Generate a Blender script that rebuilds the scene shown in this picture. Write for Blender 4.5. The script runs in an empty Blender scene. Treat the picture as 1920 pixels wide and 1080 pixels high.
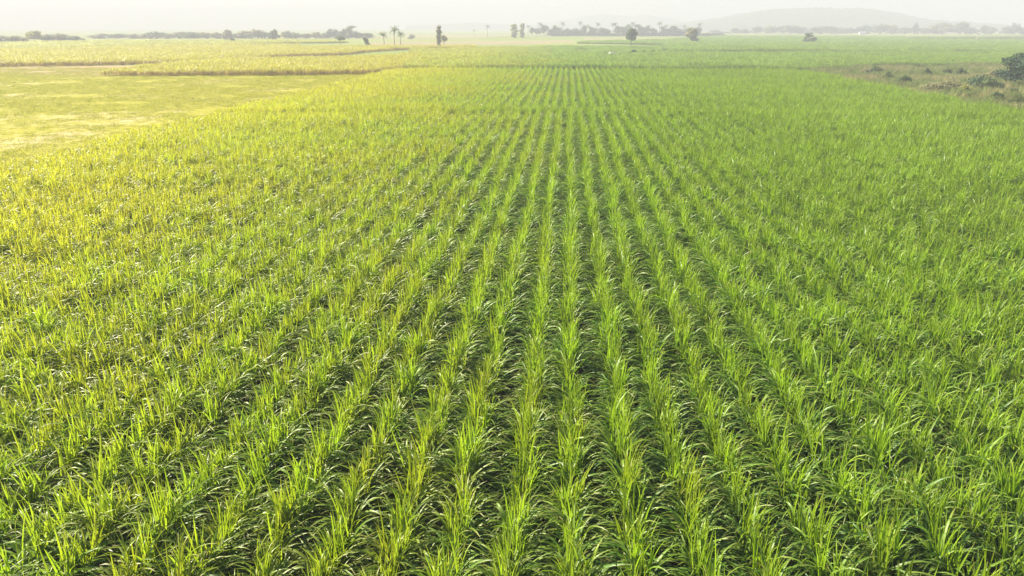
import bpy, math, random
import numpy as np
from mathutils import Vector, Matrix

random.seed(7)
rng = np.random.default_rng(11)
R = math.radians
scene = bpy.context.scene
COL = scene.collection

# ------------------------------------------------------------------ camera
F, CX, CY, HORIZON, VPX, CAMZ = 1280.0, 960.0, 540.0, 50.0, 1066.0, 12.5
PITCH = math.atan((CY - HORIZON) / F)
YAW = math.atan((VPX - CX) * math.cos(PITCH) / F)
cam_data = bpy.data.cameras.new('camera')
cam = bpy.data.objects.new('camera', cam_data)
COL.objects.link(cam)
cam.location = (0, 0, CAMZ)
cam.rotation_euler = (math.pi / 2 - PITCH, 0, YAW)
cam_data.sensor_width = 36.0
cam_data.lens = 36.0 * F / 1920.0
cam_data.clip_start = 0.1
cam_data.clip_end = 30000
scene.camera = cam
CAMR = cam.rotation_euler.to_matrix()


def ray(px, py):
    return (CAMR @ Vector(((px - CX) / F, -(py - CY) / F, -1.0))).normalized()


def ground(px, py, z=0.0, far=1500.0):
    """survey: where a sight line of the photograph meets level z; never farther than `far` metres"""
    d = ray(px, py)
    h = math.hypot(d.x, d.y)
    t = (z - CAMZ) / d.z if d.z < -1e-5 else 1e9
    dist = min(t * h, far)
    return Vector((d.x / h * dist, d.y / h * dist, z)), dist


def level_at(px, py, dist):
    d = ray(px, py)
    return CAMZ + dist * d.z / math.hypot(d.x, d.y)


def metres_per_px(dist):
    return dist / F * math.cos(PITCH) * 1.0


# ------------------------------------------------------------------ tagging and mesh helpers
def tag(o, label=None, cat=None, group=None, kind=None):
    if label: o['label'] = label
    if cat: o['category'] = cat
    if group: o['group'] = group
    if kind: o['kind'] = kind
    return o


def empty(name, loc, rz=0.0):
    o = bpy.data.objects.new(name, None)
    COL.objects.link(o)
    o.location = loc
    o.rotation_euler = (0, 0, rz)
    o.empty_display_size = 0.2
    return o


class MB:
    """collects faces of one mesh; every vertex carries a 'tint' colour attribute"""
    def __init__(self):
        self.v, self.f, self.c = [], [], []

    def add(self, vs, fs, c=(0.5, 0.5, 0.0)):
        n = len(self.v)
        self.v += [tuple(p) for p in vs]
        self.c += [c] * len(vs) if isinstance(c, tuple) else c
        self.f += [tuple(i + n for i in f) for f in fs]

    def tube(self, pts, rad, sides=6, c=(0.5, 0.5, 0.0)):
        vs, fs = [], []
        for i, p in enumerate(pts):
            p = Vector(p)
            d = Vector(pts[min(i + 1, len(pts) - 1)]) - Vector(pts[max(i - 1, 0)])
            d.normalize()
            a = d.orthogonal().normalized()
            b = d.cross(a)
            for k in range(sides):
                t = 2 * math.pi * k / sides
                vs.append(p + (a * math.cos(t) + b * math.sin(t)) * rad[i])
        for i in range(len(pts) - 1):
            for k in range(sides):
                k2 = (k + 1) % sides
                fs.append((i * sides + k, i * sides + k2, (i + 1) * sides + k2, (i + 1) * sides + k))
        fs.append(tuple(range((len(pts) - 1) * sides, len(pts) * sides)))
        self.add(vs, fs, c)

    def mesh(self, name, mat, smooth=True):
        me = bpy.data.meshes.new(name)
        me.from_pydata(self.v, [], self.f)
        at = me.color_attributes.new('tint', 'FLOAT_COLOR', 'POINT')
        arr = np.ones((len(self.v), 4), np.float32)
        if self.c:
            arr[:, :3] = np.array(self.c, np.float32)
        at.data.foreach_set('color', arr.ravel())
        me.materials.append(mat)
        if smooth:
            me.polygons.foreach_set('use_smooth', [True] * len(me.polygons))
        me.update()
        return me

    def build(self, name, mat, parent=None, smooth=True):
        o = bpy.data.objects.new(name, self.mesh(name, mat, smooth))
        COL.objects.link(o)
        if parent: o.parent = parent
        return o


# ------------------------------------------------------------------ materials
def new_mat(name):
    m = bpy.data.materials.new(name)
    m.use_nodes = True
    nt = m.node_tree
    nt.nodes.clear()
    return m, nt


class NT:
    def __init__(self, nt): self.nt = nt
    def n(self, t, **kw):
        nd = self.nt.nodes.new(t)
        for k, v in kw.items(): setattr(nd, k, v)
        return nd
    def link(self, a, b): self.nt.links.new(a, b)
    def put(self, sock, v):
        if isinstance(v, bpy.types.NodeSocket): self.link(v, sock)
        elif isinstance(v, (tuple, list)) and len(v) == 3 and sock.type == 'RGBA': sock.default_value = (*v, 1)
        else: sock.default_value = v
    def math(self, op, a, b=0.0, c=None):
        nd = self.n('ShaderNodeMath', operation=op)
        self.put(nd.inputs[0], a); self.put(nd.inputs[1], b)
        if c is not None: self.put(nd.inputs[2], c)
        return nd.outputs[0]
    def mix(self, f, a, b):
        nd = self.n('ShaderNodeMix', data_type='RGBA')
        self.put(nd.inputs['Factor'], f)
        self.put(nd.inputs[6], a); self.put(nd.inputs[7], b)
        return nd.outputs[2]
    def map(self, v, a, b, c=0.0, d=1.0, smooth=True):
        nd = self.n('ShaderNodeMapRange')
        if smooth: nd.interpolation_type = 'SMOOTHSTEP'
        self.put(nd.inputs[0], v)
        for i, x in enumerate((a, b, c, d)): nd.inputs[i + 1].default_value = x
        return nd.outputs[0]
    def noise(self, vec, scale, detail=3.0, rough=0.55):
        nd = self.n('ShaderNodeTexNoise')
        if vec is not None: self.link(vec, nd.inputs['Vector'])
        nd.inputs['Scale'].default_value = scale
        nd.inputs['Detail'].default_value = detail
        nd.inputs['Roughness'].default_value = rough
        return nd.outputs['Fac']
    def pos(self, sx=1, sy=1, sz=1):
        g = self.n('ShaderNodeNewGeometry')
        m = self.n('ShaderNodeVectorMath', operation='MULTIPLY')
        self.link(g.outputs['Position'], m.inputs[0]); m.inputs[1].default_value = (sx, sy, sz)
        return m.outputs[0]
    def sep(self, v):
        s = self.n('ShaderNodeSeparateXYZ'); self.link(v, s.inputs[0]); return s.outputs
    def out(self, shader):
        o = self.n('ShaderNodeOutputMaterial'); self.link(shader, o.inputs['Surface'])
    def principled(self, col, rough=0.6, spec=0.3, normal=None):
        p = self.n('ShaderNodeBsdfPrincipled')
        self.put(p.inputs['Base Color'], col)
        self.put(p.inputs['Roughness'], rough)
        p.inputs['Specular IOR Level'].default_value = spec
        if normal is not None: self.link(normal, p.inputs['Normal'])
        return p.outputs[0]
    def bump(self, h, strength=0.5, dist=0.1):
        b = self.n('ShaderNodeBump')
        b.inputs['Strength'].default_value = strength
        b.inputs['Distance'].default_value = dist
        self.link(h, b.inputs['Height'])
        return b.outputs[0]
    def leaf(self, dif, tra, amount=0.42, rough=0.45, spec=0.35):
        p = self.principled(dif, rough, spec)
        t = self.n('ShaderNodeBsdfTranslucent'); self.put(t.inputs[0], tra)
        m = self.n('ShaderNodeMixShader'); m.inputs[0].default_value = amount
        self.link(p, m.inputs[1]); self.link(t.outputs[0], m.inputs[2])
        return m.outputs[0]
    def tint(self):
        a = self.n('ShaderNodeAttribute', attribute_name='tint')
        s = self.n('ShaderNodeSeparateColor'); self.link(a.outputs['Color'], s.inputs[0])
        return s.outputs


def mat_cane(name, young, old, dry, dry_low=False):
    """tint.r = hue of the blade (0 mature, 1 young), tint.b = dryness; a warm side glow is painted into the colour, stronger to the west"""
    m, nt = new_mat(name); k = NT(nt)
    t = k.tint()
    info = k.n('ShaderNodeObjectInfo')
    p = k.pos()
    s = k.sep(p)
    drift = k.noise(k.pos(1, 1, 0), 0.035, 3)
    # warm glow on the western side, painted into the leaf colour as yellow
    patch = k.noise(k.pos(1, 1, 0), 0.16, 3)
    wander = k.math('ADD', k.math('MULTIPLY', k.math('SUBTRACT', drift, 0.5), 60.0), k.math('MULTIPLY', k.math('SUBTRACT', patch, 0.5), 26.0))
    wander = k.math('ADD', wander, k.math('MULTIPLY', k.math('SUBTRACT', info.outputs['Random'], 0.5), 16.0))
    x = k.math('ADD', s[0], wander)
    warm_glow = k.map(x, 10.0, -52.0)
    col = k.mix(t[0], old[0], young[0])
    col_glow = k.mix(t[0], old[1], young[1])
    c = k.mix(warm_glow, col, col_glow)
    var = k.math('ADD', k.math('MULTIPLY', info.outputs['Random'], 0.25 if dry_low else 0.4), k.math('MULTIPLY', drift, 0.5))
    bri = k.math('ADD', var, 0.66 if dry_low else 0.58)
    vm = k.n('ShaderNodeVectorMath', operation='SCALE')
    k.link(c, vm.inputs[0]); k.link(bri, vm.inputs['Scale'])
    d = t[2]
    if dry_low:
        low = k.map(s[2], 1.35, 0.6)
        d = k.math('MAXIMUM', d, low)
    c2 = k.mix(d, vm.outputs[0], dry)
    tm = k.n('ShaderNodeVectorMath', operation='MULTIPLY')
    k.link(c2, tm.inputs[0]); tm.inputs[1].default_value = (1.2, 1.25, 0.8)
    k.out(k.leaf(c2, tm.outputs[0], 0.44, 0.42, 0.32))
    return m


def mat_foliage(name, a, b, trans=0.3, rough=0.6):
    m, nt = new_mat(name); k = NT(nt)
    t = k.tint()
    c = k.mix(t[0], a, b)
    k.out(k.leaf(c, c, trans, rough, 0.2))
    return m


def mat_bark(name, a=(0.11, 0.085, 0.06), b=(0.2, 0.165, 0.12)):
    m, nt = new_mat(name); k = NT(nt)
    n = k.noise(k.pos(1, 1, 0.25), 6.0, 4)
    k.out(k.principled(k.mix(n, a, b), 0.85, 0.1, k.bump(n, 0.6, 0.03)))
    return m


def mat_plain(name, col, rough=0.5, spec=0.4, metal=0.0, var=0.1):
    m, nt = new_mat(name); k = NT(nt)
    n = k.noise(k.pos(), 3.0, 3)
    dark = tuple(x * (1 - var) for x in col)
    p = k.n('ShaderNodeBsdfPrincipled')
    k.link(k.mix(n, dark, col), p.inputs['Base Color'])
    p.inputs['Roughness'].default_value = rough
    p.inputs['Specular IOR Level'].default_value = spec
    p.inputs['Metallic'].default_value = metal
    k.out(p.outputs[0])
    return m


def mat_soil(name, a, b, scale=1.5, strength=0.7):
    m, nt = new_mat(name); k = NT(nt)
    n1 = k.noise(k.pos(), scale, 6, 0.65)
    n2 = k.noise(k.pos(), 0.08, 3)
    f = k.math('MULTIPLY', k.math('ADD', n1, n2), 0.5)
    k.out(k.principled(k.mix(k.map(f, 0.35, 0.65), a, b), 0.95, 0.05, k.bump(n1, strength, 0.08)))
    return m


def mat_plain_land(name):
    """the wide plain: parcels of crops and fallow soil of different colour, streaked along their length"""
    m, nt = new_mat(name); k = NT(nt)
    vor = k.n('ShaderNodeTexVoronoi', distance='CHEBYCHEV')
    k.link(k.pos(0.0045, 0.009, 0), vor.inputs['Vector']); vor.inputs['Scale'].default_value = 1.0
    sc = k.n('ShaderNodeSeparateColor'); k.link(vor.outputs['Color'], sc.inputs[0])
    c = k.mix(sc.outputs[0], (0.13, 0.17, 0.04), (0.19, 0.21, 0.05))
    fallow = k.map(sc.outputs[1], 0.80, 0.86)
    c = k.mix(fallow, c, (0.22, 0.18, 0.10))
    n = k.noise(k.pos(0.03, 0.12, 0), 1.0, 6, 0.7)
    n2 = k.noise(k.pos(0.4, 0.4, 0), 1.0, 4, 0.7)
    c = k.mix(k.map(n, 0.4, 0.75, 0, 0.7), c, (0.13, 0.18, 0.035))
    c = k.mix(k.map(n2, 0.55, 0.75, 0, 0.6), c, (0.24, 0.22, 0.08))
    k.out(k.principled(c, 0.95, 0.05, k.bump(n2, 0.6, 0.5)))
    return m


def mat_stubble(name):
    """mown parcel: yellow-green regrowth with pale straw and bare pinkish soil showing in long ragged patches"""
    m, nt = new_mat(name); k = NT(nt)
    base = k.noise(k.pos(0.05, 0.05, 0), 1.0, 6, 0.7)
    fine = k.noise(k.pos(0.7, 0.9, 0), 1.0, 5, 0.7)
    c = k.mix(k.map(fine, 0.3, 0.7), (0.17, 0.175, 0.012), (0.25, 0.235, 0.022))
    f = k.math('ADD', k.math('MULTIPLY', base, 0.6), k.math('MULTIPLY', fine, 0.4))
    # the bare sandy spot beside the crop
    vd = k.n('ShaderNodeVectorMath', operation='DISTANCE')
    k.link(k.pos(1, 0.75, 0), vd.inputs[0]); vd.inputs[1].default_value = (-69.0, 60.0, 0)
    f = k.math('ADD', f, k.map(vd.outputs['Value'], 26.0, 6.0, 0, 0.065))
    c = k.mix(k.map(f, 0.52, 0.62, 0, 0.9), c, (0.36, 0.30, 0.17))
    k.out(k.principled(c, 0.95, 0.05, k.bump(fine, 0.6, 0.1)))
    return m


M = {}
M['cane'] = mat_cane('cane_leaf',  # second colour of each pair has the warm side glow painted in
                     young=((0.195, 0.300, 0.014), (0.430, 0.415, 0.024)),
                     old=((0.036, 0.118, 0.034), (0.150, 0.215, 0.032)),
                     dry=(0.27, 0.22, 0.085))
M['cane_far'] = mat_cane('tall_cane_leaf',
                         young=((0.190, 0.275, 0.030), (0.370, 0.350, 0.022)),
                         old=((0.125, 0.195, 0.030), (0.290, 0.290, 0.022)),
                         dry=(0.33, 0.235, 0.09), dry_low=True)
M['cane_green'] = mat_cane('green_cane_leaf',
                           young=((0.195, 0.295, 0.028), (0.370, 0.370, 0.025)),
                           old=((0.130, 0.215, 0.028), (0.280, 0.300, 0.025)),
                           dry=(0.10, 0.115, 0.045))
M['stalk'] = mat_foliage('cane_stalk', (0.07, 0.11, 0.02), (0.16, 0.19, 0.04), 0.1)
M['grass'] = mat_foliage('short_grass_blade', (0.20, 0.23, 0.008), (0.34, 0.33, 0.016), 0.5)
M['green_weed'] = mat_foliage('green_weed_blade', (0.08, 0.13, 0.035), (0.21, 0.25, 0.06), 0.35)
M['dry_grass'] = mat_foliage('dry_grass_blade', (0.15, 0.18, 0.05), (0.36, 0.28, 0.14), 0.35)
M['leaf_dark'] = mat_foliage('dark_tree_leaf', (0.014, 0.040, 0.018), (0.032, 0.078, 0.027), 0.2)
M['leaf_mid'] = mat_foliage('tree_leaf', (0.07, 0.115, 0.04), (0.13, 0.18, 0.055), 0.5)
M['leaf_pale'] = mat_foliage('pale_tree_leaf', (0.17, 0.18, 0.085), (0.27, 0.26, 0.12), 0.5)  # pale on grey shrubs; on far trees the paleness paints in haze
M['leaf_yellow'] = mat_foliage('yellow_tree_leaf', (0.20, 0.22, 0.04), (0.32, 0.32, 0.06), 0.5)
M['bark'] = mat_bark('bark')
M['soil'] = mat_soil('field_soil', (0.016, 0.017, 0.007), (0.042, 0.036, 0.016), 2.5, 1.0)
M['track'] = mat_soil('track_soil', (0.19, 0.145, 0.07), (0.27, 0.21, 0.11), 0.8)
M['fallow'] = mat_soil('fallow_soil', (0.165, 0.15, 0.07), (0.235, 0.205, 0.11), 0.3)
M['weeds'] = mat_soil('weedy_soil', (0.045, 0.06, 0.02), (0.10, 0.095, 0.04), 0.5)
M['stubble'] = mat_stubble('stubble_ground')
M['land'] = mat_plain_land('plain_ground')
M['hill'] = mat_soil('wooded_hill', (0.025, 0.05, 0.025), (0.09, 0.11, 0.05), 0.035, 1.0)
M['white_paint'] = mat_plain('white_paint', (0.82, 0.82, 0.80), 0.3, 0.5)
M['glass'] = mat_plain('dark_glass', (0.02, 0.025, 0.03), 0.08, 0.6)
M['rubber'] = mat_plain('rubber', (0.02, 0.02, 0.02), 0.8, 0.2)
M['steel'] = mat_plain('steel', (0.45, 0.45, 0.45), 0.35, 0.5, 0.8)
M['lamp'] = mat_plain('red_lamp', (0.45, 0.03, 0.02), 0.25, 0.5)
M['clear_lamp'] = mat_plain('clear_lamp', (0.7, 0.7, 0.68), 0.15, 0.6)
M['plaster'] = mat_plain('pale_plaster', (0.55, 0.54, 0.52), 0.8, 0.1)
M['roofing'] = mat_plain('grey_roofing', (0.34, 0.36, 0.42), 0.6, 0.2)

# ------------------------------------------------------------------ the land
def grid_sheet(name, x0, x1, y0, y1, z, mat, label=None):
    mb = MB()
    mb.add([(x0, y0, z), (x1, y0, z), (x1, y1, z), (x0, y1, z)], [(0, 1, 2, 3)])
    o = mb.build(name, mat, smooth=False)
    return tag(o, label, None, None, 'structure')


def poly_sheet(name, pts, z, mat):
    mb = MB()
    mb.add([(p[0], p[1], z) for p in pts], [tuple(range(len(pts)))])
    o = mb.build(name, mat, smooth=False)
    me = o.data
    if me.polygons[0].normal.z < 0: me.flip_normals()
    return tag(o, None, None, None, 'structure')


def pxpoly(pts, z=0.0):
    return [tuple(ground(x, y, z)[0][:2]) for x, y in pts]


XL, XR, YN, YB, YF = -52.0, 64.5, 3.0, 98.0, 200.0     # the planted block, its cross path and its far end
grid_sheet('ground', -3300, 3300, -250, 4300, 0.0, M['land'])
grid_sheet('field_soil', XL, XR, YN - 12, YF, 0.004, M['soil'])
grid_sheet('stubble_field', -420, XL, -20, 236, 0.004, M['stubble'])
grid_sheet('weedy_verge', XR - 1.5, 300, -20, 262, 0.004, M['weeds'])
poly_sheet('fallow_field', pxpoly([(700, 86), (860, 85), (1000, 83), (1078, 79), (1070, 75), (960, 77), (690, 79)]), 0.012, M['fallow'])
poly_sheet('fallow_field', pxpoly([(1095, 74.2), (1245, 73.4), (1245, 71), (1095, 71.6)]), 0.016, M['fallow'])
poly_sheet('fallow_field', pxpoly([(-80, 82), (172, 80.5), (172, 77), (-80, 78)]), 0.020, M['fallow'])
poly_sheet('track', pxpoly([(1780, 194), (1960, 196), (1990, 203), (1760, 199)]), 0.012, M['track'])
poly_sheet('track', pxpoly([(-90, 127), (330, 121), (195, 143), (-90, 138)]), 0.008, M['track'])

# ------------------------------------------------------------------ sugarcane plants
def blade(mb, base, az, length, el0, curl, width, seg, tint, vfold=0.25, three=True, power=1.5):
    x, y, z = base
    ca, sa = math.cos(az), math.sin(az)
    tw = random.uniform(-0.5, 0.5)
    vs, cs, fs = [], [], []
    for i in range(seg + 1):
        t = i / seg
        el = el0 - curl * t ** power
        if i:
            d = length / seg
            x += ca * math.cos(el) * d
            y += sa * math.cos(el) * d
            z += math.sin(el) * d
            az2 = az + tw * t * 0.5
            ca, sa = math.cos(az2), math.sin(az2)
        w = width * (0.35 + 0.65 * min(1, t * 4)) * max(0.0, 1 - t) ** 0.55 * 0.5
        if i == seg: w = width * 0.03
        # across the blade: sideways, tilted by the twist
        sx, sy = -sa, ca
        nx, ny, nz = -ca * math.sin(el), -sa * math.sin(el), math.cos(el)
        c2, s2 = math.cos(tw * 1.4), math.sin(tw * 1.4)
        ax, ay, azz = sx * c2 + nx * s2, sy * c2 + ny * s2, nz * s2
        col = (tint[0], t, tint[2] if t < 0.75 else max(tint[2], tint[1] * (t - 0.75) * 4))
        if three:
            up = w * vfold
            vs += [(x - ax * w + nx * up, y - ay * w + ny * up, z - azz * w + nz * up), (x, y, z),
                   (x + ax * w + nx * up, y + ay * w + ny * up, z + azz * w + nz * up)]
            cs += [col, (min(1.0, col[0] + 0.22), col[1], col[2]), col]
        else:
            vs += [(x - ax * w, y - ay * w, z - azz * w), (x + ax * w, y + ay * w, z + azz * w)]
            cs += [col] * 2
    k = 3 if three else 2
    for i in range(seg):
        for j in range(k - 1):
            a = i * k + j
            fs.append((a, a + 1, a + 1 + k, a + k))
    mb.add(vs, fs, cs)


def cane_plant(seed):
    """returns (arching leaf blades, upright shoots) of one stool of young sugarcane"""
    random.seed(seed)
    lv, sh = MB(), MB()
    n = random.randint(6, 9)
    for s in range(n):
        bx, by = random.gauss(0, 0.085), random.gauss(0, 0.17)
        lean = random.uniform(0.02, 0.18)
        la = math.atan2(by, bx) + random.uniform(-0.7, 0.7)
        hs = random.uniform(0.38, 0.82)
        dx, dy = math.cos(la) * lean, math.sin(la) * lean
        pts = [(bx + dx * t * hs, by + dy * t * hs, t * hs) for t in (0, 0.5, 1.0)]
        sh.tube(pts, [0.018, 0.015, 0.010], 5, (random.random() * 0.5, 0, random.uniform(0, 0.35)))
        # spindle: young blades standing almost straight up
        for q in range(random.randint(2, 3)):
            bent = random.random() < 0.25
            blade(sh, pts[2], random.uniform(0, 6.283), random.uniform(0.75, 1.30),
                  R(random.uniform(74, 90)), R(random.uniform(60, 110) if bent else random.uniform(2, 32)), random.uniform(0.046, 0.066),
                  6, (random.uniform(0.70, 1.0), random.choice((0, 0.6)), 0), 0.35, True, 2.6)
        # leaves in two ranks, mostly out over the furrows
        plane = random.choice((0, math.pi)) + random.gauss(0, 0.6)
        k = random.randint(7, 10)
        for q in range(k):
            t = (q + 0.6) / k
            p = (bx + dx * t * hs, by + dy * t * hs, hs * (0.20 + 0.82 * t))
            az = plane + (q % 2) * math.pi + random.gauss(0, 0.45)
            dryness = random.uniform(0.0, 0.08)
            if t < 0.45 and random.random() < 0.09: dryness = random.uniform(0.4, 0.95)
            blade(lv, p, az, random.uniform(0.90, 1.42), R(random.uniform(42, 66) + 16 * t),
                  R(random.uniform(70, 140) - 20 * t), random.uniform(0.066, 0.106),
                  7, (min(1.0, max(0.0, 0.36 * t * t + random.uniform(-0.08, 0.26))), random.choice((0, 0.4, 0.8)), dryness),
                  0.3, True, random.uniform(1.1, 1.9))
    return lv, sh


def source(name, mesh):
    return bpy.data.objects.new(name, mesh)       # geometry source for a scatter, not placed in the scene itself


def join_mb(a, b):
    m = MB()
    m.add(a.v, a.f, list(a.c)); m.add(b.v, b.f, list(b.c))
    return m


def scatter_group(sources):
    ng = bpy.data.node_groups.new('scatter', 'GeometryNodeTree')
    ng.interface.new_socket('Geometry', in_out='INPUT', socket_type='NodeSocketGeometry')
    ng.interface.new_socket('Geometry', in_out='OUTPUT', socket_type='NodeSocketGeometry')
    N, L = ng.nodes, ng.links
    gi, go = N.new('NodeGroupInput'), N.new('NodeGroupOutput')
    join = N.new('GeometryNodeJoinGeometry')
    for s in sources:
        oi = N.new('GeometryNodeObjectInfo'); oi.inputs['Object'].default_value = s
        g2 = N.new('GeometryNodeGeometryToInstance')
        L.new(oi.outputs['Geometry'], g2.inputs[0]); L.new(g2.outputs[0], join.inputs[0])
    iop = N.new('GeometryNodeInstanceOnPoints')

    def attr(nm, ty):
        a = N.new('GeometryNodeInputNamedAttribute'); a.data_type = ty
        a.inputs['Name'].default_value = nm
        return a.outputs['Attribute']
    e2r = N.new('FunctionNodeEulerToRotation')
    L.new(attr('rot', 'FLOAT_VECTOR'), e2r.inputs[0])
    L.new(gi.outputs[0], iop.inputs['Points'])
    L.new(join.outputs[0], iop.inputs['Instance'])
    iop.inputs['Pick Instance'].default_value = True
    L.new(attr('idx', 'INT'), iop.inputs['Instance Index'])
    L.new(e2r.outputs[0], iop.inputs['Rotation'])
    L.new(attr('scl', 'FLOAT_VECTOR'), iop.inputs['Scale'])
    L.new(iop.outputs[0], go.inputs[0])
    return ng


def scatter(name, pts, rot, scl, idx, sources):
    me = bpy.data.meshes.new(name)
    n = len(pts)
    me.vertices.add(n)
    me.vertices.foreach_set('co', np.asarray(pts, np.float32).ravel())
    for nm, ty, arr in (('rot', 'FLOAT_VECTOR', rot), ('scl', 'FLOAT_VECTOR', scl)):
        me.attributes.new(nm, ty, 'POINT').data.foreach_set('vector', np.asarray(arr, np.float32).ravel())
    me.attributes.new('idx', 'INT', 'POINT').data.foreach_set('value', np.asarray(idx, np.int32))
    o = bpy.data.objects.new(name, me)
    COL.objects.link(o)
    md = o.modifiers.new('scatter', 'NODES')
    md.node_group = scatter_group(sources)
    return o


def smooth_noise(x, y, scale, seed):
    r = np.random.default_rng(seed)
    g = r.random((64, 64))
    u, v = x / scale + 1000.3, y / scale + 1000.7
    i, j = np.floor(u).astype(int), np.floor(v).astype(int)
    fu, fv = u - i, v - j
    fu, fv = fu * fu * (3 - 2 * fu), fv * fv * (3 - 2 * fv)
    G = lambda a, b: g[a % 64, b % 64]
    return (G(i, j) * (1 - fu) + G(i + 1, j) * fu) * (1 - fv) + (G(i, j + 1) * (1 - fu) + G(i + 1, j + 1) * fu) * fv


ROW = 1.4
NVAR = 20
near_leaf, near_shoot, near_all = [], [], []
for i in range(NVAR):
    lv, sh = cane_plant(100 + i)
    near_leaf.append(lv.mesh('leaf_blades', M['cane']))
    near_shoot.append(sh.mesh('upright_shoots', M['cane']))
    near_all.append(source('cane_source', join_mb(lv, sh).mesh('cane_source', M['cane'])))

# every plant of the block: rows along +Y, a little wavy, with weak spots
xs, ys = [], []
row_x = np.arange(math.ceil(XL / ROW) * ROW, XR, ROW) + 0.48
for rx in row_x:
    n1 = int((YF - YN) / 0.45)
    y = YN + (np.arange(n1) + rng.uniform(-0.35, 0.35, n1)) * 0.45
    x = rx + 0.09 * np.sin(y / 7.0 + rx * 2.1) + rng.normal(0, 0.035, n1)
    x = np.where(y > YB, x + 0.55, x)
    xs.append(x); ys.append(y)
# plants that closed the cross path
cx = np.repeat(np.arange(XL, XR, 0.45), 5)
xs.append(cx + rng.uniform(-0.2, 0.2, len(cx))); ys.append(YB + rng.uniform(-1.7, 1.7, len(cx)))
X, Y = np.concatenate(xs), np.concatenate(ys)
vig = 0.55 * smooth_noise(X, Y, 9.0, 1) + 0.45 * smooth_noise(X, Y, 2.3, 2)
keep = rng.random(len(X)) > np.where(vig < 0.22, 0.22, 0.03)
X, Y, vig = X[keep], Y[keep], vig[keep]
# ragged edge towards the mown parcel and the verge
edge = smooth_noise(X, Y, 6.0, 5) * 2.4 + smooth_noise(X, Y, 1.7, 6) * 1.2
keep = (X > XL + edge) & (X < XR - edge)
X, Y, vig = X[keep], Y[keep], vig[keep]
hgt = 0.90 + 0.50 * vig + rng.normal(0, 0.11, len(X))
hgt *= 0.62 + 0.38 * np.clip((X - XL) / 12.0, 0, 1)          # the stand thins out towards the mown parcel
spread = 1.0 + rng.normal(0, 0.07, len(X))
RZ = rng.choice([0, math.pi], len(X)) + rng.normal(0, 0.22, len(X))
RX, RY = rng.normal(0, 0.08, len(X)), rng.normal(0, 0.055, len(X))
IDX = rng.integers(0, NVAR, len(X))
# which plants does the photograph show largest?
ci = np.array(CAMR.inverted())
P = np.stack([X, Y, np.full(len(X), 1.2) - CAMZ]) 
Q = ci @ P
depth = -Q[2]
u, v = CX + F * Q[0] / np.maximum(depth, 0.1), CY - F * Q[1] / np.maximum(depth, 0.1)
inside = (depth > 1) & (u > 8) & (u < 1912) & (v > 20) & (v < 1068)
order = np.argsort(np.where(inside, depth, 1e9))[:300]
single = np.zeros(len(X), bool); single[order] = True
for i in order:
    o = bpy.data.objects.new('sugarcane_plant', None)
    COL.objects.link(o)
    o.empty_display_size = 0.2
    o.location = (X[i], Y[i], 0)
    o.rotation_euler = (RX[i], RY[i], RZ[i])
    o.scale = (spread[i], spread[i], hgt[i])
    tag(o, 'green sugarcane plant with arching leaves in the rows closest to the viewer', 'sugarcane', 'sugarcane plants in the nearest rows')
    for nm, me in (('leaf_blades', near_leaf[IDX[i]]), ('upright_shoots', near_shoot[IDX[i]])):
        c = bpy.data.objects.new(nm, me)
        COL.objects.link(c)
        c.parent = o
rest = ~single
o = scatter('sugarcane_crop', np.stack([X, Y, np.zeros(len(X))], 1)[rest], np.stack([RX, RY, RZ], 1)[rest],
            np.stack([spread, spread, hgt], 1)[rest], IDX[rest], near_all)
tag(o, 'large field of young sugarcane planted in long straight rows', 'sugarcane field', None, 'stuff')

# ------------------------------------------------------------------ tall cane of the neighbouring parcels (2 m square tufts of canopy)
def cane_tile(seed, mat, size=2.0, tufts=14, h=2.2):
    random.seed(seed)
    mb = MB()
    for q in range(tufts):
        bx, by = random.uniform(-size / 2, size / 2), random.uniform(-size / 2, size / 2)
        hh = h * random.uniform(0.72, 1.08)
        hue = random.uniform(0.25, 1.0)
        for w in range(9):
            az = random.uniform(0, 6.283)
            blade(mb, (bx, by, hh * random.uniform(0.25, 0.72)), az, hh * random.uniform(0.32, 0.5), R(random.uniform(55, 88)),
                  R(random.uniform(10, 110)), random.uniform(0.06, 0.10), 3, (min(1, hue * random.uniform(0.6, 1.2)), 0, 0), 0, False)
        for w in range(3):
            blade(mb, (bx, by, 0), random.uniform(0, 6.283), hh * 0.85, R(random.uniform(78, 90)), R(8), random.uniform(0.06, 0.10), 2,
                  (0.3, 0, 1.0), 0, False)
    return source('cane_canopy_source', mb.mesh('cane_canopy_source', mat))


far_tiles = [cane_tile(300 + i, M['cane_far']) for i in range(6)]
green_tiles = [cane_tile(320 + i, M['cane_green']) for i in range(6)]


def in_poly(px, py, poly):
    ins = np.zeros(len(px), bool)
    n = len(poly)
    for i in range(n):
        x1, y1 = poly[i]; x2, y2 = poly[(i + 1) % n]
        if y1 == y2: continue
        c = ((y1 > py) != (y2 > py)) & (px < (x2 - x1) * (py - y1) / (y2 - y1) + x1)
        ins ^= c
    return ins


def fill(poly, step, jitter=0.3, gaps=0.0, seed=1):
    p = np.array(poly)
    gx, gy = np.meshgrid(np.arange(p[:, 0].min(), p[:, 0].max(), step), np.arange(p[:, 1].min(), p[:, 1].max(), step))
    gx, gy = gx.ravel() + rng.uniform(-jitter, jitter, gx.size) * step, gy.ravel() + rng.uniform(-jitter, jitter, gx.size) * step
    k = in_poly(gx, gy, poly)
    if gaps:
        k &= smooth_noise(gx, gy, step * 4, seed) > gaps
    return gx[k], gy[k]


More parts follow.
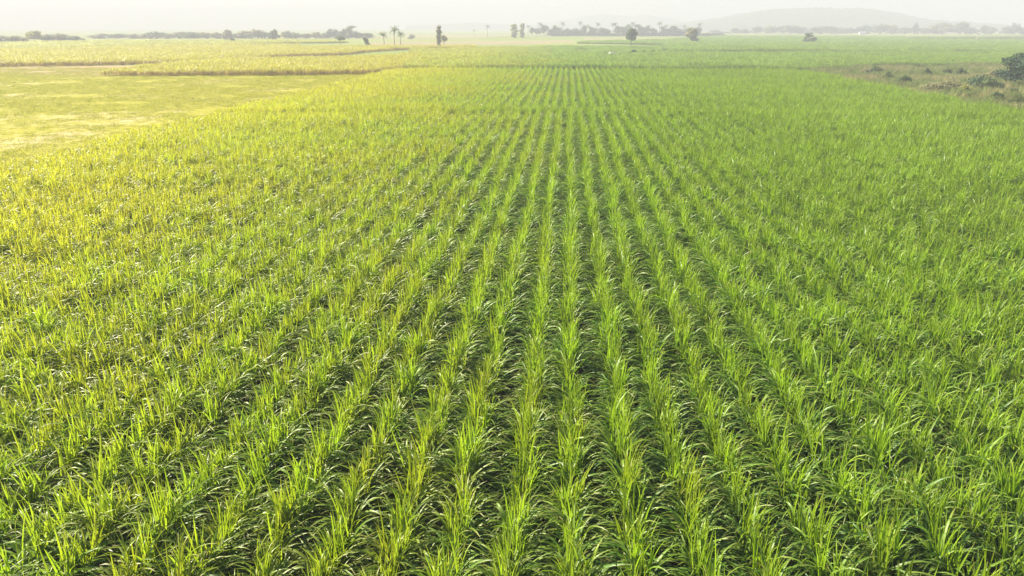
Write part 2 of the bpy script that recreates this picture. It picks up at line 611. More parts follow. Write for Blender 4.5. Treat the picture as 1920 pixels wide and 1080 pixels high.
def cane_block(poly, step, label, seed, gaps=0.0, tall=1.0, tiles=None):
    x, y = fill(poly, step, 0.25, gaps, seed)
    n = len(x)
    vz = tall * (0.85 + 0.3 * smooth_noise(x, y, step * 5, seed + 9)) * (1 + rng.normal(0, 0.06, n))
    s = step / 2.0
    o = scatter('tall_cane', np.stack([x, y, np.zeros(n)], 1), np.stack([np.zeros(n), np.zeros(n), rng.uniform(0, 6.283, n)], 1),
                np.stack([np.full(n, s * 1.08), np.full(n, s * 1.08), vz], 1), rng.integers(0, 6, n), tiles or green_tiles)
    return tag(o, label, 'sugarcane field', None, 'stuff')


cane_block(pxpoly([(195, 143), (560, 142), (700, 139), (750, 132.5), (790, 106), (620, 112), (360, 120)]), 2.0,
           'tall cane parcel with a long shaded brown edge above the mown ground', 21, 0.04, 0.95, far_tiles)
cane_block(pxpoly([(752, 132.5), (1000, 132), (1545, 134), (1640, 127.5), (1980, 124), (1980, 103),
                   (1640, 103), (1240, 103), (1150, 108), (900, 106), (790, 106)]), 2.0,
           'tall green cane parcel right behind the far end of the planted rows', 31, 0.10, 0.95)
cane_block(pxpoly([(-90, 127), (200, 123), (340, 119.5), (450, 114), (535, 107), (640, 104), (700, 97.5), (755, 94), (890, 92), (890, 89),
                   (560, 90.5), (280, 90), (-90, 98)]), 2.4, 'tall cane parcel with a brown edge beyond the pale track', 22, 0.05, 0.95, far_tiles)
cane_block(pxpoly([(1245, 98.5), (1440, 98), (1640, 100), (1980, 99), (1980, 84), (1500, 84), (1245, 86)]), 3.0,
           'cane parcel with a dark broken edge below the far trees', 23, 0.14)
cane_block(pxpoly([(1075, 82), (1245, 85), (1500, 83), (1980, 83), (1980, 77), (1240, 76)]), 4.5,
           'wide cane parcel between the round tree and the far hill trees', 28, 0.1)
cane_block(pxpoly([(1255, 75), (1700, 75), (1700, 70), (1350, 69)]), 6.0, 'pale far cane parcel at the feet of the hill trees', 29, 0.1)
cane_block(pxpoly([(-90, 96), (280, 88), (560, 82), (650, 81), (640, 78), (200, 79), (-90, 84)]), 4.0, 'yellowish far cane parcel around the lone small bush', 30, 0.15)
cane_block(pxpoly([(290, 90), (445, 90), (560, 88), (560, 86), (280, 87)]), 4.0, 'thin strip of far cane with a straight dark edge', 24, 0, 1.0, far_tiles)
cane_block(pxpoly([(1708, 75), (1815, 74), (1830, 71.5), (1708, 72)]), 5.0, 'far cane strip in front of the hill side trees', 25, 0, 1.3)
cane_block(pxpoly([(1838, 73.5), (1990, 72), (1990, 70), (1838, 71)]), 5.0, 'far cane strip with a dark edge past the pale house', 26, 0, 1.3)
cane_block(pxpoly([(770, 104), (1130, 103), (1240, 101), (1240, 88), (1060, 88), (770, 91)]), 2.8, 'low cane parcel beside the parked white car', 27, 0.22, 0.6)

# ------------------------------------------------------------------ mown parcel and weedy verge: tufts
def grass_tile(seed, mat, size, n, h, w, el=(50, 88), name='grass_source'):
    random.seed(seed)
    mb = MB()
    for q in range(n):
        bx, by = random.gauss(0, size * 0.3), random.gauss(0, size * 0.3)
        blade(mb, (bx, by, 0), random.uniform(0, 6.283), h * random.uniform(0.6, 1.2), R(random.uniform(*el)),
              R(random.uniform(10, 70)), w * random.uniform(0.7, 1.3), 2, (random.random(), 0, 0), 0, False)
    return source(name, mb.mesh(name, mat))


g_src = [grass_tile(500 + i, M['grass'], 1.3, 70, 0.26, 0.03, (25, 80)) for i in range(5)]
stub = [(-330, 40), (XL + 0.5, 14), (XL + 0.5, 236)] + [(-330, 236)]
x, y = fill(stub, 1.25, 0.5)
ok = (smooth_noise(x, y * 1.4, 9, 31) * 0.6 + smooth_noise(x, y * 1.5, 2.6, 32) * 0.4 > 0.34) & (y < 222 - 0.0 * x)
ok &= rng.random(len(x)) > 0.55 * np.clip(1.2 - np.hypot(x + 69, 0.75 * y - 60) / 22.0, 0, 1)
x, y = x[ok], y[ok]
n = len(x)
s = rng.uniform(0.6, 1.9, n)
o = scatter('grass', np.stack([x, y, np.zeros(n)], 1), np.stack([np.zeros(n), np.zeros(n), rng.uniform(0, 6.283, n)], 1),
            np.stack([s, s, s], 1), rng.integers(0, 5, n), g_src)
tag(o, 'patchy yellow green regrowth on the mown parcel', 'grass', None, 'stuff')

d_src = [grass_tile(520 + i, M['green_weed'] if i in (1, 3) else M['dry_grass'], 0.9, 70, 1.0, 0.045, (50, 90)) for i in range(5)]
verge = [(XR - 2.5, 40), (XR - 2.5, 206), (90, 240), (140, 258), (230, 262), (200, 60)]
x, y = fill(verge, 1.0, 0.5)
ok = smooth_noise(x, y, 5, 41) * 0.6 + smooth_noise(x, y, 1.8, 42) * 0.4 > 0.34
ok &= ~in_poly(x, y, pxpoly([(1780, 192), (1960, 194), (1990, 203), (1760, 199)]))
x, y = x[ok], y[ok]
n = len(x)
s = rng.uniform(0.7, 1.5, n)
kindn = smooth_noise(x, y, 7, 43) * 0.7 + rng.random(n) * 0.3
di = np.where(kindn > 0.42, rng.choice([1, 3], n), rng.choice([0, 2, 4], n))
o = scatter('dry_grass', np.stack([x, y, np.zeros(n)], 1), np.stack([np.zeros(n), np.zeros(n), rng.uniform(0, 6.283, n)], 1),
            np.stack([s, s, s * (0.5 + 1.2 * smooth_noise(x, y, 4, 44))], 1), di, d_src)
tag(o, 'tan dry weeds and grass filling the rough verge', 'grass', None, 'stuff')

# ------------------------------------------------------------------ trees
def crown_mb(clumps, leaf, count, seed, squash=0.75):
    """many leaf sized faces through the volume of several ragged clumps"""
    random.seed(seed)
    mb = MB()
    tot = sum(c[3] * c[4] * c[5] for c in clumps)
    for cx_, cy_, cz_, rx, ry, rz in clumps:
        hue = random.uniform(0.0, 0.6)
        for q in range(max(12, int(count * rx * ry * rz / tot))):
            d = Vector((random.gauss(0, 1), random.gauss(0, 1), random.gauss(0, 1))).normalized()
            r = random.random() ** 0.42 * random.uniform(0.85, 1.12)
            c = Vector((cx_ + d.x * rx * r, cy_ + d.y * ry * r, cz_ + d.z * rz * r))
            nrm = (d + Vector((random.gauss(0, 0.6), random.gauss(0, 0.6), random.gauss(0.3, 0.6)))).normalized()
            a = nrm.orthogonal().normalized()
            a = Matrix.Rotation(random.uniform(0, 6.283), 3, nrm) @ a
            b = nrm.cross(a)
            s = leaf * random.uniform(0.6, 1.3)
            mb.add([c - a * s, c - b * s * 0.55, c + a * s, c + b * s * 0.55], [(0, 1, 2, 3)], (min(1, hue + random.uniform(0, 0.5)), 0, 0))
    return mb


def trunk_mb(h, r, limbs, seed, lean=0.0):
    random.seed(seed)
    mb = MB()
    pts, rad = [], []
    for i in range(5):
        t = i / 4
        pts.append((lean * h * t + random.gauss(0, 0.02 * h) * t, random.gauss(0, 0.02 * h) * t, h * t))
        rad.append(r * (1.25 - 0.65 * t if i else 1.5))
    mb.tube(pts, rad, 7)
    for (lx, ly, lz) in limbs:
        p0 = Vector(pts[random.randint(2, 3)])
        p1 = Vector((lx, ly, lz))
        mid = p0.lerp(p1, 0.5) + Vector((0, 0, -0.06 * h))
        mb.tube([p0, mid, p1], [r * 0.5, r * 0.32, r * 0.12], 5)
    return mb


def make_clumps(kind, w, h, seed):
    """ragged clump layouts (local metres) for a tree of width w and height h; also the bare trunk height"""
    random.seed(seed)
    c = []
    if kind == 'round':
        t0 = 0.30 * h
        for q in range(11):
            a = random.uniform(0, 6.283); rr = random.uniform(0.1, 0.33) * w
            z = random.uniform(t0 + 0.12 * h, 0.86 * h)
            s = random.uniform(0.15, 0.24)
            c.append((rr * math.cos(a), rr * math.sin(a), z, s * w, s * w, s * 0.75 * h))
        c.append((0, 0, 0.66 * h, 0.36 * w, 0.36 * w, 0.27 * h))
    elif kind == 'drop':
        t0 = 0.12 * h
        for q in range(14):
            z = random.uniform(0.22, 0.92) * h
            wid = w * 0.5 * min(1.0, 0.25 + (z / h) * 1.5) * (1.0 if z < 0.7 * h else 0.75)
            a = random.uniform(0, 6.283); rr = random.uniform(0.2, 0.75) * wid
            c.append((rr * math.cos(a), rr * math.sin(a), z, 0.20 * w, 0.20 * w, 0.12 * h))
        c.append((0, 0, 0.58 * h, 0.30 * w, 0.30 * w, 0.30 * h))
    elif kind == 'umbrella':
        t0 = 0.55 * h
        for q in range(10):
            a = random.uniform(0, 6.283); rr = random.uniform(0.05, 0.38) * w
            c.append((rr * math.cos(a), rr * math.sin(a), 0.82 * h - 0.25 * h * (rr / w) + random.uniform(-.05, .05) * h, 0.17 * w, 0.17 * w, 0.10 * h))
    elif kind == 'loose':
        t0 = 0.25 * h
        for q in range(22):
            a = random.uniform(0, 6.283); rr = random.uniform(0.05, 0.42) * w
            z = random.uniform(0.18, 0.92)
            c.append((rr * math.cos(a), rr * math.sin(a), z * h * (1 - 0.35 * (rr / (0.42 * w)) ** 2), 0.12 * w, 0.12 * w, 0.09 * h))
    elif kind == 'column':
        t0 = 0.08 * h
        for q in range(18):
            z = (0.08 + 0.86 * q / 17) * h
            c.append((random.gauss(0, 0.12) * w, random.gauss(0, 0.12) * w, z, random.uniform(0.22, 0.40) * w, random.uniform(0.22, 0.40) * w, 0.075 * h))
    elif kind == 'lean':
        t0 = 0.1 * h
        for q in range(12):
            z = random.uniform(0.12, 0.92) * h
            c.append((0.18 * w - 0.42 * w * z / h + random.gauss(0, .07) * w, random.gauss(0, 0.1) * w, z, 0.24 * w, 0.24 * w, 0.11 * h))
    elif kind == 'bush':
        t0 = 0.15 * h
        for q in range(11):
            a = random.uniform(0, 6.283); rr = random.uniform(0.0, 0.42) * w
            c.append((rr * math.cos(a), rr * math.sin(a), random.uniform(0.25, 0.80) * h * (1 - 0.5 * rr / (0.42 * w)), 0.20 * w, 0.20 * w, 0.26 * h))
    elif kind == 'spread':
        t0 = 0.12 * h
        for q in range(34):
            a = random.uniform(0, 6.283); z = random.uniform(0.24, 0.92)
            rr = random.uniform(0.55, 1.0) * 0.42 * w * (1.0 - 0.62 * max(0.0, (z - 0.45) / 0.5) ** 1.5)
            c.append((rr * math.cos(a), rr * math.sin(a), z * h, 0.15 * w, 0.15 * w, 0.075 * h))
        c.append((0, 0, 0.60 * h, 0.38 * w, 0.38 * w, 0.37 * h))
    elif kind == 'broad':
        t0 = 0.15 * h
        for q in range(18):
            a = random.uniform(0, 6.283); rr = random.uniform(0.05, 0.40) * w
            z = (0.12 + 0.72 * random.random() * (1 - (rr / (0.5 * w)) ** 2)) * h
            c.append((rr * math.cos(a), rr * math.sin(a), z, 0.15 * w, 0.15 * w, 0.14 * h))
        c.append((0, 0, 0.46 * h, 0.33 * w, 0.33 * w, 0.36 * h))
    return c, t0


def tree(name, kind, loc, w, h, leaf_mat, label, group=None, count=1500, leaf=None, cat='tree', seed=0, trunk_r=None, lean=0.0):
    root = empty(name, loc)
    tag(root, label, cat, group)
    clumps, t0 = make_clumps(kind, w, h, seed)
    limbs = [(c[0], c[1], c[2]) for c in clumps[:6]]
    r = trunk_r or max(0.08, 0.022 * h)
    th = 0.6 * h if kind != 'bush' else 0.35 * h
    trunk_mb(th, r, limbs, seed + 1, lean).build('stem' if kind == 'bush' else 'trunk', M['bark'], root)
    crown_mb(clumps, leaf or max(0.18, 0.05 * w), count, seed + 2).build('crown', M[leaf_mat], root, smooth=False)
    return root


def palm(loc, h, crown, label, group=None, seed=0, fronds=22, lean=0.03):
    random.seed(seed)
    root = empty('palm_tree', loc)
    tag(root, label, 'palm tree', group)
    mb = MB()
    pts = [(lean * h * (t / 6) ** 2, 0, h * t / 6) for t in range(7)]
    mb.tube(pts, [0.30, 0.24, 0.21, 0.19, 0.18, 0.17, 0.17], 8)
    mb.build('trunk', M['bark'], root)
    top = pts[-1]
    fb = MB()
    for q in range(fronds):
        az = q * 2.4 + random.uniform(-.3, .3)
        el = R(random.uniform(-5, 75)); curl = R(random.uniform(50, 110))
        L = crown * random.uniform(0.85, 1.1)
        x, y, z = top
        seg = 7
        for i in range(seg):
            t = i / seg
            e = el - curl * t
            dx, dy, dz = math.cos(az) * math.cos(e), math.sin(az) * math.cos(e), math.sin(e)
            d = L / seg
            x2, y2, z2 = x + dx * d, y + dy * d, z + dz * d
            wl = 0.20 * L * (1 - 0.6 * t)
            for sgn in (-1, 1):
                for sub in (0.25, 0.75):
                    mx, my, mz = x + dx * d * sub, y + dy * d * sub, z + dz * d * sub
                    ox, oy = -math.sin(az) * sgn * wl + dx * wl * 0.5, math.cos(az) * sgn * wl + dy * wl * 0.5
                    k = d * 0.22
                    fb.add([(mx - dx * k, my - dy * k, mz - dz * k), (mx + dx * k, my + dy * k, mz + dz * k), (mx + ox, my + oy, mz - wl * 0.45)],
                           [(0, 1, 2)], (random.random(), 0, 0))
            x, y, z = x2, y2, z2
    fb.build('crown', M['leaf_mid'], root, smooth=False)
    return root


def copy_thing(root, loc, rz, scale, label=None, group=None):
    c = root.copy(); COL.objects.link(c)
    c.location = loc; c.rotation_euler = (0, 0, rz); c.scale = scale
    if label: c['label'] = label
    if group: c['group'] = group
    for ch in root.children:
        d = ch.copy(); COL.objects.link(d); d.parent = c
    return c


def spot(px, ytop, ybase, wpx, far=1450.0):
    """ground point, height and width of something that the photograph shows between two levels"""
    p, dist = ground(px, ybase, 0, far)
    h = level_at(px, ytop, dist)
    return p, h, wpx * metres_per_px(dist), dist


# single trees and shrubs out on the plain: kind, x, top, base, width, leaves, label, category
singles = [
    ('tree', 'spread', 1930, 92, 165, 100, 'leaf_dark', 'large dark green spreading tree beside the weedy verge', 'tree', 15000),
    ('tree', 'round', 1183, 51, 87, 27, 'leaf_mid', 'round crowned green tree standing near the parked white car', 'tree', 2600),
    ('tree', 'drop', 1298, 50, 82, 30, 'leaf_pale', 'grey green tree widening upward from its foot before the treeline', 'tree', 2200),
    ('tree', 'loose', 1516, 58, 82, 30, 'leaf_mid', 'sparse gappy small tree alone on the green plain under the hill', 'tree', 900),
    ('tree', 'umbrella', 638, 66, 88, 22, 'leaf_mid', 'small umbrella shaped tree alone beside a pale field', 'tree', 1300),
    ('tree', 'lean', 689, 68, 88, 15, 'leaf_mid', 'dark leaning shrubby tree between umbrella tree and palms', 'tree', 1100),
    ('tree', 'column', 824, 48, 88, 11, 'leaf_pale', 'tall thin vine covered tree beside the bare pinkish field', 'tree', 1300),
    ('tree', 'round', 833, 65, 84, 15, 'leaf_yellow', 'yellowish rounded small tree touching the tall thin tree', 'tree', 900),
    ('bush', 'bush', 435, 69, 80, 11, 'leaf_mid', 'small dark bush alone on the far yellow field', 'bush', 500),
    ('bush', 'bush', 48, 96, 107, 30, 'leaf_mid', 'low wide bush on the cane parcel above the mown ground', 'bush', 900),
    ('bush', 'bush', 772, 62, 73, 13, 'leaf_pale', 'grey hazy bush to the right of the palms', 'bush', 500),
    ('tree', 'column', 964, 45, 71, 15, 'leaf_yellow', 'pale thick columnar tree, first of the palm lined grove', 'tree', 1200),
    ('tree', 'column', 979, 44, 70.5, 11, 'leaf_yellow', 'slim pale columnar tree second in the palm lined grove', 'tree', 1000),
    ('tree', 'round', 66, 57, 80, 30, 'leaf_yellow', 'yellow green round tree in the warm hazy grove', 'tree', 1500),
    ('tree', 'broad', 515, 52, 76, 22, 'leaf_mid', 'rounded dark tree standing out of the far warm hazy treeline', 'tree', 1300),
    ('tree', 'broad', 428, 52, 74, 22, 'leaf_pale', 'tallest pale tree above the small dark bush in the warm haze', 'tree', 1200),
]
for i, (nm, kind, px, yt, yb, w, lm, lab, cat, cnt) in enumerate(singles):
    p, h, wm, dist = spot(px, yt, yb, w)
    tree('tree' if nm == 'tree' else 'bush', kind, p, wm, h, lm, lab, None, cnt, max(0.16, dist * 0.0012), cat, 700 + i * 5,
         trunk_r=0.02 * h if nm == 'tree' else None)

for i, (px, yt, yb, cr, lab) in enumerate([
        (740, 49, 89, 13.0, 'tallest of three coconut palms before the fallow field'),
        (751, 58, 87, 10.5, 'middle height coconut palm just beside the tallest palm'),
        (721, 61, 88, 11.0, 'short coconut palm with a drooping crown left of the pair')]):
    p, h, wm, dist = spot(px, yt, yb, 10)
    k = dist / F
    palm(p, h * 0.80, cr * k, lab, None, 820 + i, 26, (0.03, 0.05, -0.05)[i])

# shrubs in the weedy verge
shrub_spots = [(1770, 150, 172, 60, 'leaf_pale'), (1830, 146, 170, 44, 'leaf_dark'), (1852, 149, 172, 30, 'leaf_mid'), (1862, 137, 151, 28, 'leaf_pale'),
               (1695, 143, 158, 18, 'leaf_mid'), (1665, 138, 151, 14, 'leaf_mid'), (1735, 131, 143, 12, 'leaf_mid'), (1775, 131, 142, 14, 'leaf_mid'),
               (1798, 131, 143, 14, 'leaf_mid'), (1640, 128, 139, 22, 'leaf_mid'), (1620, 132, 141, 16, 'leaf_pale'), (1896, 169, 184, 26, 'leaf_mid'), (1868, 176, 190, 20, 'leaf_mid'), (1808, 164, 179, 16, 'leaf_yellow')]
shrub_labels = ['low grey brown shrub mound, widest in the weedy verge', 'dark green shrub next to the brown mound in the verge', 'green shrub leaning on the dark shrub in the verge',
                'grey shrub behind the dark shrub and beside the large tree', 'small green shrub amid tan weeds behind cane edge', 'little green shrub at the narrow end of the verge',
                'first of three small bushes on the back edge of the verge', 'second of three small bushes on the back edge of the verge', 'third of three small bushes on the back edge of the verge',
                'green shrub where the verge meets the far cane parcel', 'pale shrub at the pointed corner of the verge', 'low green shrub in front of the large dark tree',
                'low green shrub at the edge of the bare track', 'yellow leafed shrub in tan grass before the dark shrub']
for i, ((px, yt, yb, w, lm), lab) in enumerate(zip(shrub_spots, shrub_labels)):
    p, h, wm, dist = spot(px, yt, yb, w)
    tree('bush', 'bush', p, wm * 1.3, h * 1.45, lm, lab, None, 2200, 0.22, 'bush', 900 + i * 3)

# scrub along the ditch behind the car
for i, (px, yt, yb, w, lab) in enumerate([(1190, 93, 102, 26, 'long dark scrub patch right of the white car'), (1208, 95, 102, 16, 'small dark scrub beside the long patch'),
                                          (1224, 94, 101, 18, 'dark scrub in the middle of the ditch line'), (1236, 94, 101, 10, 'last small scrub at the end of the ditch line')]):
    p, h, wm, dist = spot(px, yt, yb, w)
    tree('bush', 'bush', p, wm, h, 'leaf_dark', lab, None, 600, 0.4, 'bush', 960 + i * 3)

# treelines: every tree its own thing, copied from a few kinds
protos = {}
PROTO_KINDS = [('broad', 'leaf_mid'), ('broad', 'leaf_dark'), ('round', 'leaf_mid'), ('column', 'leaf_mid'), ('broad', 'leaf_pale'), ('broad', 'leaf_mid')]


def lined_tree(px, yt, yb, w, which, label, group, seed):
    p, h, wm, dist = spot(px, yt, yb, w)
    kind, lm = PROTO_KINDS[which]
    if which not in protos:
        protos[which] = tree('tree', kind, p, 10.0, 10.0, lm, label, group, 900, 0.62, 'tree', 600 + which * 7)
        o = protos[which]
        o.scale = (wm / 10, wm / 10, h / 10)
        o.rotation_euler = (0, 0, seed)
        return o
    return copy_thing(protos[which], p, seed * 1.7, (wm / 10 * 1.3, wm / 10 * 1.3, h / 10 * (0.82 + 0.30 * ((seed * 0.37) % 1))), label, group)


GR = 'broad trees along the foot of the hill'
LR = 'broad hazy tree in the line at the foot of the hill'
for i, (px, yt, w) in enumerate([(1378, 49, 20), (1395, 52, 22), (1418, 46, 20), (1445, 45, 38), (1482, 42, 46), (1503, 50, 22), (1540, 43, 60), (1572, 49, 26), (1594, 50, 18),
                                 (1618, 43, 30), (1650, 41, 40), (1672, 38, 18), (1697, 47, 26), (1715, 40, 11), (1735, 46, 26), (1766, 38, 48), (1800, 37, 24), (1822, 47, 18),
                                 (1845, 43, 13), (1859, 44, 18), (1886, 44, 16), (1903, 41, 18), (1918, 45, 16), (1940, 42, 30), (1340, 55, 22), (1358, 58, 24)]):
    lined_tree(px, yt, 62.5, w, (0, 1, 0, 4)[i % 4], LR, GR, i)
GC = 'slender trees and palms of the far grove'
LC = 'slim hazy tree in the far grove behind the round tree'
LP = 'hazy palm rising from the far grove behind the round tree'
random.seed(5)
pal = None
px = 990
k = 0
while px < 1312:
    yt = random.uniform(43, 50)
    if k % 5 == 0 or k % 7 == 3:
        p, h, wm, dist = spot(px, yt + random.uniform(-1, 4), 68, 9)
        if pal is None:
            pal = palm(p, 10.0, 3.6, LP, GC, 870, 22); pal.scale = (h / 10,) * 3
        else:
            copy_thing(pal, p, px, (h / 10 * random.uniform(.8, 1.2), h / 10, h / 10), LP, GC)
    else:
        lined_tree(px, yt + random.uniform(0, 6), 68, random.uniform(9, 20), random.choice((3, 2, 2, 0)), LC, GC, k)
    px += random.uniform(4.0, 8.5) if not (1236 < px < 1244) else 5
    k += 1
GU = 'low trees under the far grove'
LU = 'low dense tree at the base of the far grove'
px = 1040
while px < 1350:
    lined_tree(px, random.uniform(57, 61), 68, random.uniform(18, 30), random.choice((0, 1)), LU, GU, px)
    px += random.uniform(9, 16)
GL = 'hazy trees on the sunny side of the plain'
LL = 'pale hazy tree in the long line on the sunny side'
for i, (px, yt, yb, w) in enumerate([(-12, 64, 80, 26), (8, 63, 80, 24), (28, 64, 80, 26), (44, 66, 80, 20), (98, 60, 79, 30), (118, 61, 79, 30), (138, 62, 79, 26), (86, 62, 79, 22)]):
    lined_tree(px, yt, yb, w, (0, 4)[i % 2], 'pale tree in the warm hazy grove around the yellow tree', 'trees of the warm hazy grove', i)
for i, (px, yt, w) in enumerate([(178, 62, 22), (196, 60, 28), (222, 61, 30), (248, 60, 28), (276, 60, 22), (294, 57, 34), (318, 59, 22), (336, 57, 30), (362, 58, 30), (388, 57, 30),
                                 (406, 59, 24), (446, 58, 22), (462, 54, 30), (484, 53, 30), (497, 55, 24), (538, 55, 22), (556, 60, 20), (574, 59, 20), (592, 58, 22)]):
    lined_tree(px, yt, 72.5, w * 1.15, (4, 4, 0)[i % 3], LL, GL, i)  # mostly pale leaves: sunward haze glow put into the leaf colour
GM = 'trees of the spiky copse'
LM = 'hazy tree of the spiky topped copse above the umbrella tree'
for i, (px, yt, w) in enumerate([(610, 56, 14), (618, 53, 12), (628, 53, 22), (640, 51, 20), (646, 47, 8), (656, 50, 22), (668, 54, 14), (672, 58, 26), (690, 60, 24)]):
    lined_tree(px, yt, 72, w, (0, 3, 1, 0)[i % 4], LM, GM, i)
for i, (px, yt) in enumerate([(889, 57), (914, 50)]):
    p, h, wm, dist = spot(px, yt, 69, 6)
    copy_thing(pal, p, i, (h / 10,) * 3, ['short lone distant palm left of the pale columnar tree', 'taller lone distant palm left of the pale columnar tree'][i], 'lone distant palms')

# ------------------------------------------------------------------ hills
def hill(profile, dist, depth, seed, bump=6.0):
    """ridge whose crest follows the skyline, sloping down to the plain on both sides"""
    mb = MB()
    nx, ny = 150, 16
    xs_ = np.linspace(profile[0][0], profile[-1][0], nx)
    ht = np.interp(xs_, [p[0] for p in profile], [p[1] for p in profile])
    vs, fs = [], []
    r = np.random.default_rng(seed)
    for j in range(ny):
        t = j / (ny - 1)
        for i in range(nx):
            d = ray(xs_[i], 45); hh = math.hypot(d.x, d.y)
            dd = dist + depth * (t - 0.5)
            z = max(0.0, level_at(xs_[i], ht[i], dist)) * math.sin(math.pi * t) ** 0.7
            z += (r.random() * bump) * math.sin(math.pi * t) if z > 1 else 0
            vs.append((d.x / hh * dd, d.y / hh * dd, z - 1.0 if j in (0, ny - 1) else z))
    for j in range(ny - 1):
        for i in range(nx - 1):
            a = j * nx + i
            fs.append((a, a + 1, a + 1 + nx, a + nx))
    mb.add(vs, fs)
    o = mb.build('hill', M['hill'])
    return tag(o, None, None, None, 'structure')


hill([(1240, 50), (1310, 41), (1350, 35), (1400, 26), (1440, 20), (1480, 18), (1530, 16), (1575, 18), (1610, 17), (1650, 22), (1690, 29), (1740, 39), (1800, 43), (1900, 50)], 2600, 700, 1)
hill([(980, 50), (1040, 42), (1090, 34), (1130, 27), (1170, 32), (1210, 30), (1250, 36), (1300, 44), (1340, 50)], 3500, 700, 2)
hill([(760, 50), (830, 47), (865, 45), (890, 44), (930, 47), (1000, 50)], 3300, 600, 3)

# ------------------------------------------------------------------ white car parked beyond the cane
def box(mb, x0, x1, y0, y1, z0, z1, taper=0.0, c=(0.5, 0.5, 0)):
    t = taper
    mb.add([(x0, y0, z0), (x1, y0, z0), (x1, y1, z0), (x0, y1, z0), (x0 + t, y0 + t * .4, z1), (x1 - t, y0 + t * .4, z1), (x1 - t, y1 - t * .4, z1), (x0 + t, y1 - t * .4, z1)],
           [(3, 2, 1, 0), (4, 5, 6, 7), (0, 1, 5, 4), (1, 2, 6, 5), (2, 3, 7, 6), (3, 0, 4, 7)], c)


def profile_body(mb, prof, y0, y1):
    n = len(prof)
    vs = [(x, y0, z) for x, z in prof] + [(x, y1, z) for x, z in prof]
    fs = [tuple(range(n))[::-1] if False else tuple(range(n)), tuple(range(2 * n - 1, n - 1, -1))]
    for i in range(n):
        j = (i + 1) % n
        fs.append((i, i + n, j + n, j))
    mb.add(vs, fs)


p, dist = ground(1150, 104.5)
car = empty('parked_car', (p.x, p.y, 0.55), 0.12)
tag(car, 'white car parked beyond the cane beside dark scrub', 'car')
b = MB()
profile_body(b, [(-2.25, 0.35), (2.25, 0.35), (2.3, 0.62), (2.22, 0.95), (1.2, 1.02), (-2.2, 1.05), (-2.3, 0.7)], -0.88, 0.88)
bo = b.build('body', M['white_paint'], car, smooth=False)
b = MB()
profile_body(b, [(-2.0, 1.04), (1.15, 1.02), (0.45, 1.5), (-1.55, 1.52)], -0.80, 0.80)
b.build('cabin', M['white_paint'], car, smooth=False)
for sgn in (-1, 1):
    for (x0, x1, x2, x3) in ((-1.8, -0.75, -0.75, -1.45), (-0.65, 0.85, 0.35, -0.65)):
        b = MB()
        yy = sgn * 0.806
        b.add([(x0, yy, 1.1), (x1, yy, 1.1), (x2, yy, 1.44), (x3, yy, 1.44)], [(0, 1, 2, 3)])
        b.build('window', M['glass'], car, smooth=False)
    for wx in (-1.4, 1.42):
        b = MB()
        b.tube([(wx, sgn * 0.70, 0.33), (wx, sgn * 0.90, 0.33)], [0.33, 0.33], 16)
        w = b.build('wheel', M['rubber'], car, smooth=False)
        b = MB()
        b.tube([(wx, sgn * 0.88, 0.33), (wx, sgn * 0.915, 0.33)], [0.19, 0.19], 12)
        b.build('rim', M['steel'], w, smooth=False)
    b = MB(); box(b, 2.2, 2.30, sgn * 0.62 - 0.16, sgn * 0.62 + 0.16, 0.68, 0.86); b.build('headlight', M['clear_lamp'], car, smooth=False)
    b = MB(); box(b, -2.29, -2.20, sgn * 0.66 - 0.12, sgn * 0.66 + 0.12, 0.75, 0.98); b.build('tail_light', M['lamp'], car, smooth=False)
b = MB(); b.add([(1.10, -0.72, 1.07), (1.10, 0.72, 1.07), (0.52, 0.68, 1.47), (0.52, -0.68, 1.47)], [(0, 1, 2, 3)])
for v_i in range(4): b.v[v_i] = (b.v[v_i][0] + 0.02, b.v[v_i][1], b.v[v_i][2] + 0.012)
b.build('windscreen', M['glass'], car, smooth=False)
car.location.z = 0.0

# pale house among the far trees
p, h, wm, dist = spot(1600, 55, 62, 16)
house = empty('house', p - Vector((0, 40, 0)), 0.1)
house.scale = (0.6, 0.6, 0.75)
tag(house, 'pale house half hidden among the trees under the hill', 'house')
b = MB(); box(b, -9, 9, -4, 4, 0, 3.6); b.build('wall', M['plaster'], house, smooth=False)
b = MB(); b.add([(-9.6, -4.6, 3.6), (9.6, -4.6, 3.6), (9.6, 4.6, 3.6), (-9.6, 4.6, 3.6), (-9.6, 0, 6.0), (9.6, 0, 6.0)],
                [(0, 1, 5, 4), (2, 3, 4, 5), (0, 4, 3), (1, 2, 5), (0, 3, 2, 1)])
b.build('roof', M['roofing'], house, smooth=False)
for wx in (-6, -2, 3):
    b = MB(); box(b, wx - .6, wx + .6, -4.05, -4.003, 1.1, 2.3); b.build('window', M['glass'], house, smooth=False)
b = MB(); box(b, 5.4, 6.4, -4.05, -4.003, 0.02, 2.1); b.build('door', M['bark'], house, smooth=False)

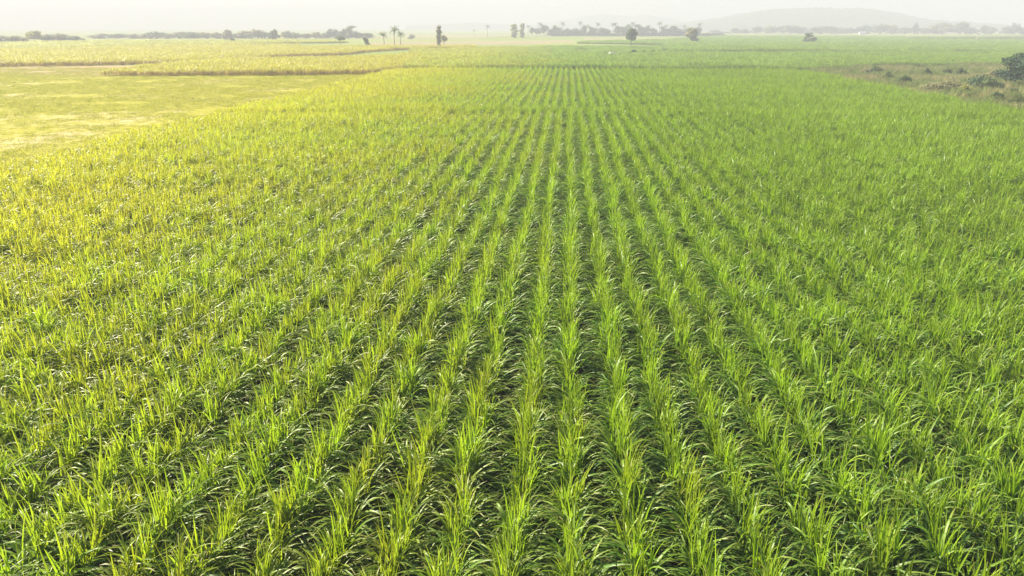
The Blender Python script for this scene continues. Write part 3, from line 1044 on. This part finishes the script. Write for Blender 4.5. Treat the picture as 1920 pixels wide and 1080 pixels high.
# ------------------------------------------------------------------ haze over the plain
HZ = 0.00084
mb = MB()
x0, x1, y0, y1, z0, z1 = -3400, 3400, -330, 4400, -2.0, 110.0
mb.add([(x0, y0, z0), (x1, y0, z0), (x1, y1, z0), (x0, y1, z0), (x0, y0, z1), (x1, y0, z1), (x1, y1, z1), (x0, y1, z1)],
       [(3, 2, 1, 0), (4, 5, 6, 7), (0, 1, 5, 4), (1, 2, 6, 5), (2, 3, 7, 6), (3, 0, 4, 7)])
hm, nt = new_mat('haze')
vol = nt.nodes.new('ShaderNodeVolumePrincipled')
vol.inputs['Color'].default_value = (0.44, 0.46, 0.53, 1)
vol.inputs['Density'].default_value = HZ
vol.inputs['Anisotropy'].default_value = 0.0
mo = nt.nodes.new('ShaderNodeOutputMaterial')
nt.links.new(vol.outputs[0], mo.inputs['Volume'])
o = mb.build('haze', hm, smooth=False)
tag(o, 'pale haze lying over the whole plain', 'haze', None, 'stuff')

# ------------------------------------------------------------------ daylight
SUN_AZ, SUN_EL = R(-64), R(37)                 # degrees from +Y, clockwise; height
sd = Vector((math.sin(SUN_AZ) * math.cos(SUN_EL), math.cos(SUN_AZ) * math.cos(SUN_EL), math.sin(SUN_EL)))
sun_d = bpy.data.lights.new('sun', 'SUN')
sun_d.energy = 5.0
sun_d.angle = R(0.5)
sun_d.color = (1.0, 0.89, 0.71)
sun = bpy.data.objects.new('sun', sun_d)
COL.objects.link(sun)
sun.rotation_euler = (-sd).to_track_quat('-Z', 'Y').to_euler()
world = bpy.data.worlds.new('World')
scene.world = world
world.use_nodes = True
wn = world.node_tree
wn.nodes.clear()
sky = wn.nodes.new('ShaderNodeTexSky')
sky.sky_type = 'NISHITA'
sky.sun_disc = False
sky.sun_elevation = SUN_EL
sky.sun_rotation = SUN_AZ % (2 * math.pi)
sky.air_density = 1.0
sky.dust_density = 1.0
sky.ozone_density = 1.0
bg = wn.nodes.new('ShaderNodeBackground')
bg.inputs[1].default_value = 0.05
wo = wn.nodes.new('ShaderNodeOutputWorld')
wn.links.new(sky.outputs[0], bg.inputs[0])
wn.links.new(bg.outputs[0], wo.inputs['Surface'])

# ------------------------------------------------------------------ render settings
scene.render.engine = 'CYCLES'
c = scene.cycles
c.max_bounces = 8
c.diffuse_bounces = 4
c.glossy_bounces = 2
c.transmission_bounces = 5
c.volume_bounces = 1
c.transparent_max_bounces = 8
c.caustics_reflective = False
c.caustics_refractive = False
c.use_denoising = True
vs_ = scene.view_settings
vs_.view_transform = 'Standard'
vs_.look = 'None'
vs_.exposure = 2.12
vs_.gamma = 1.0
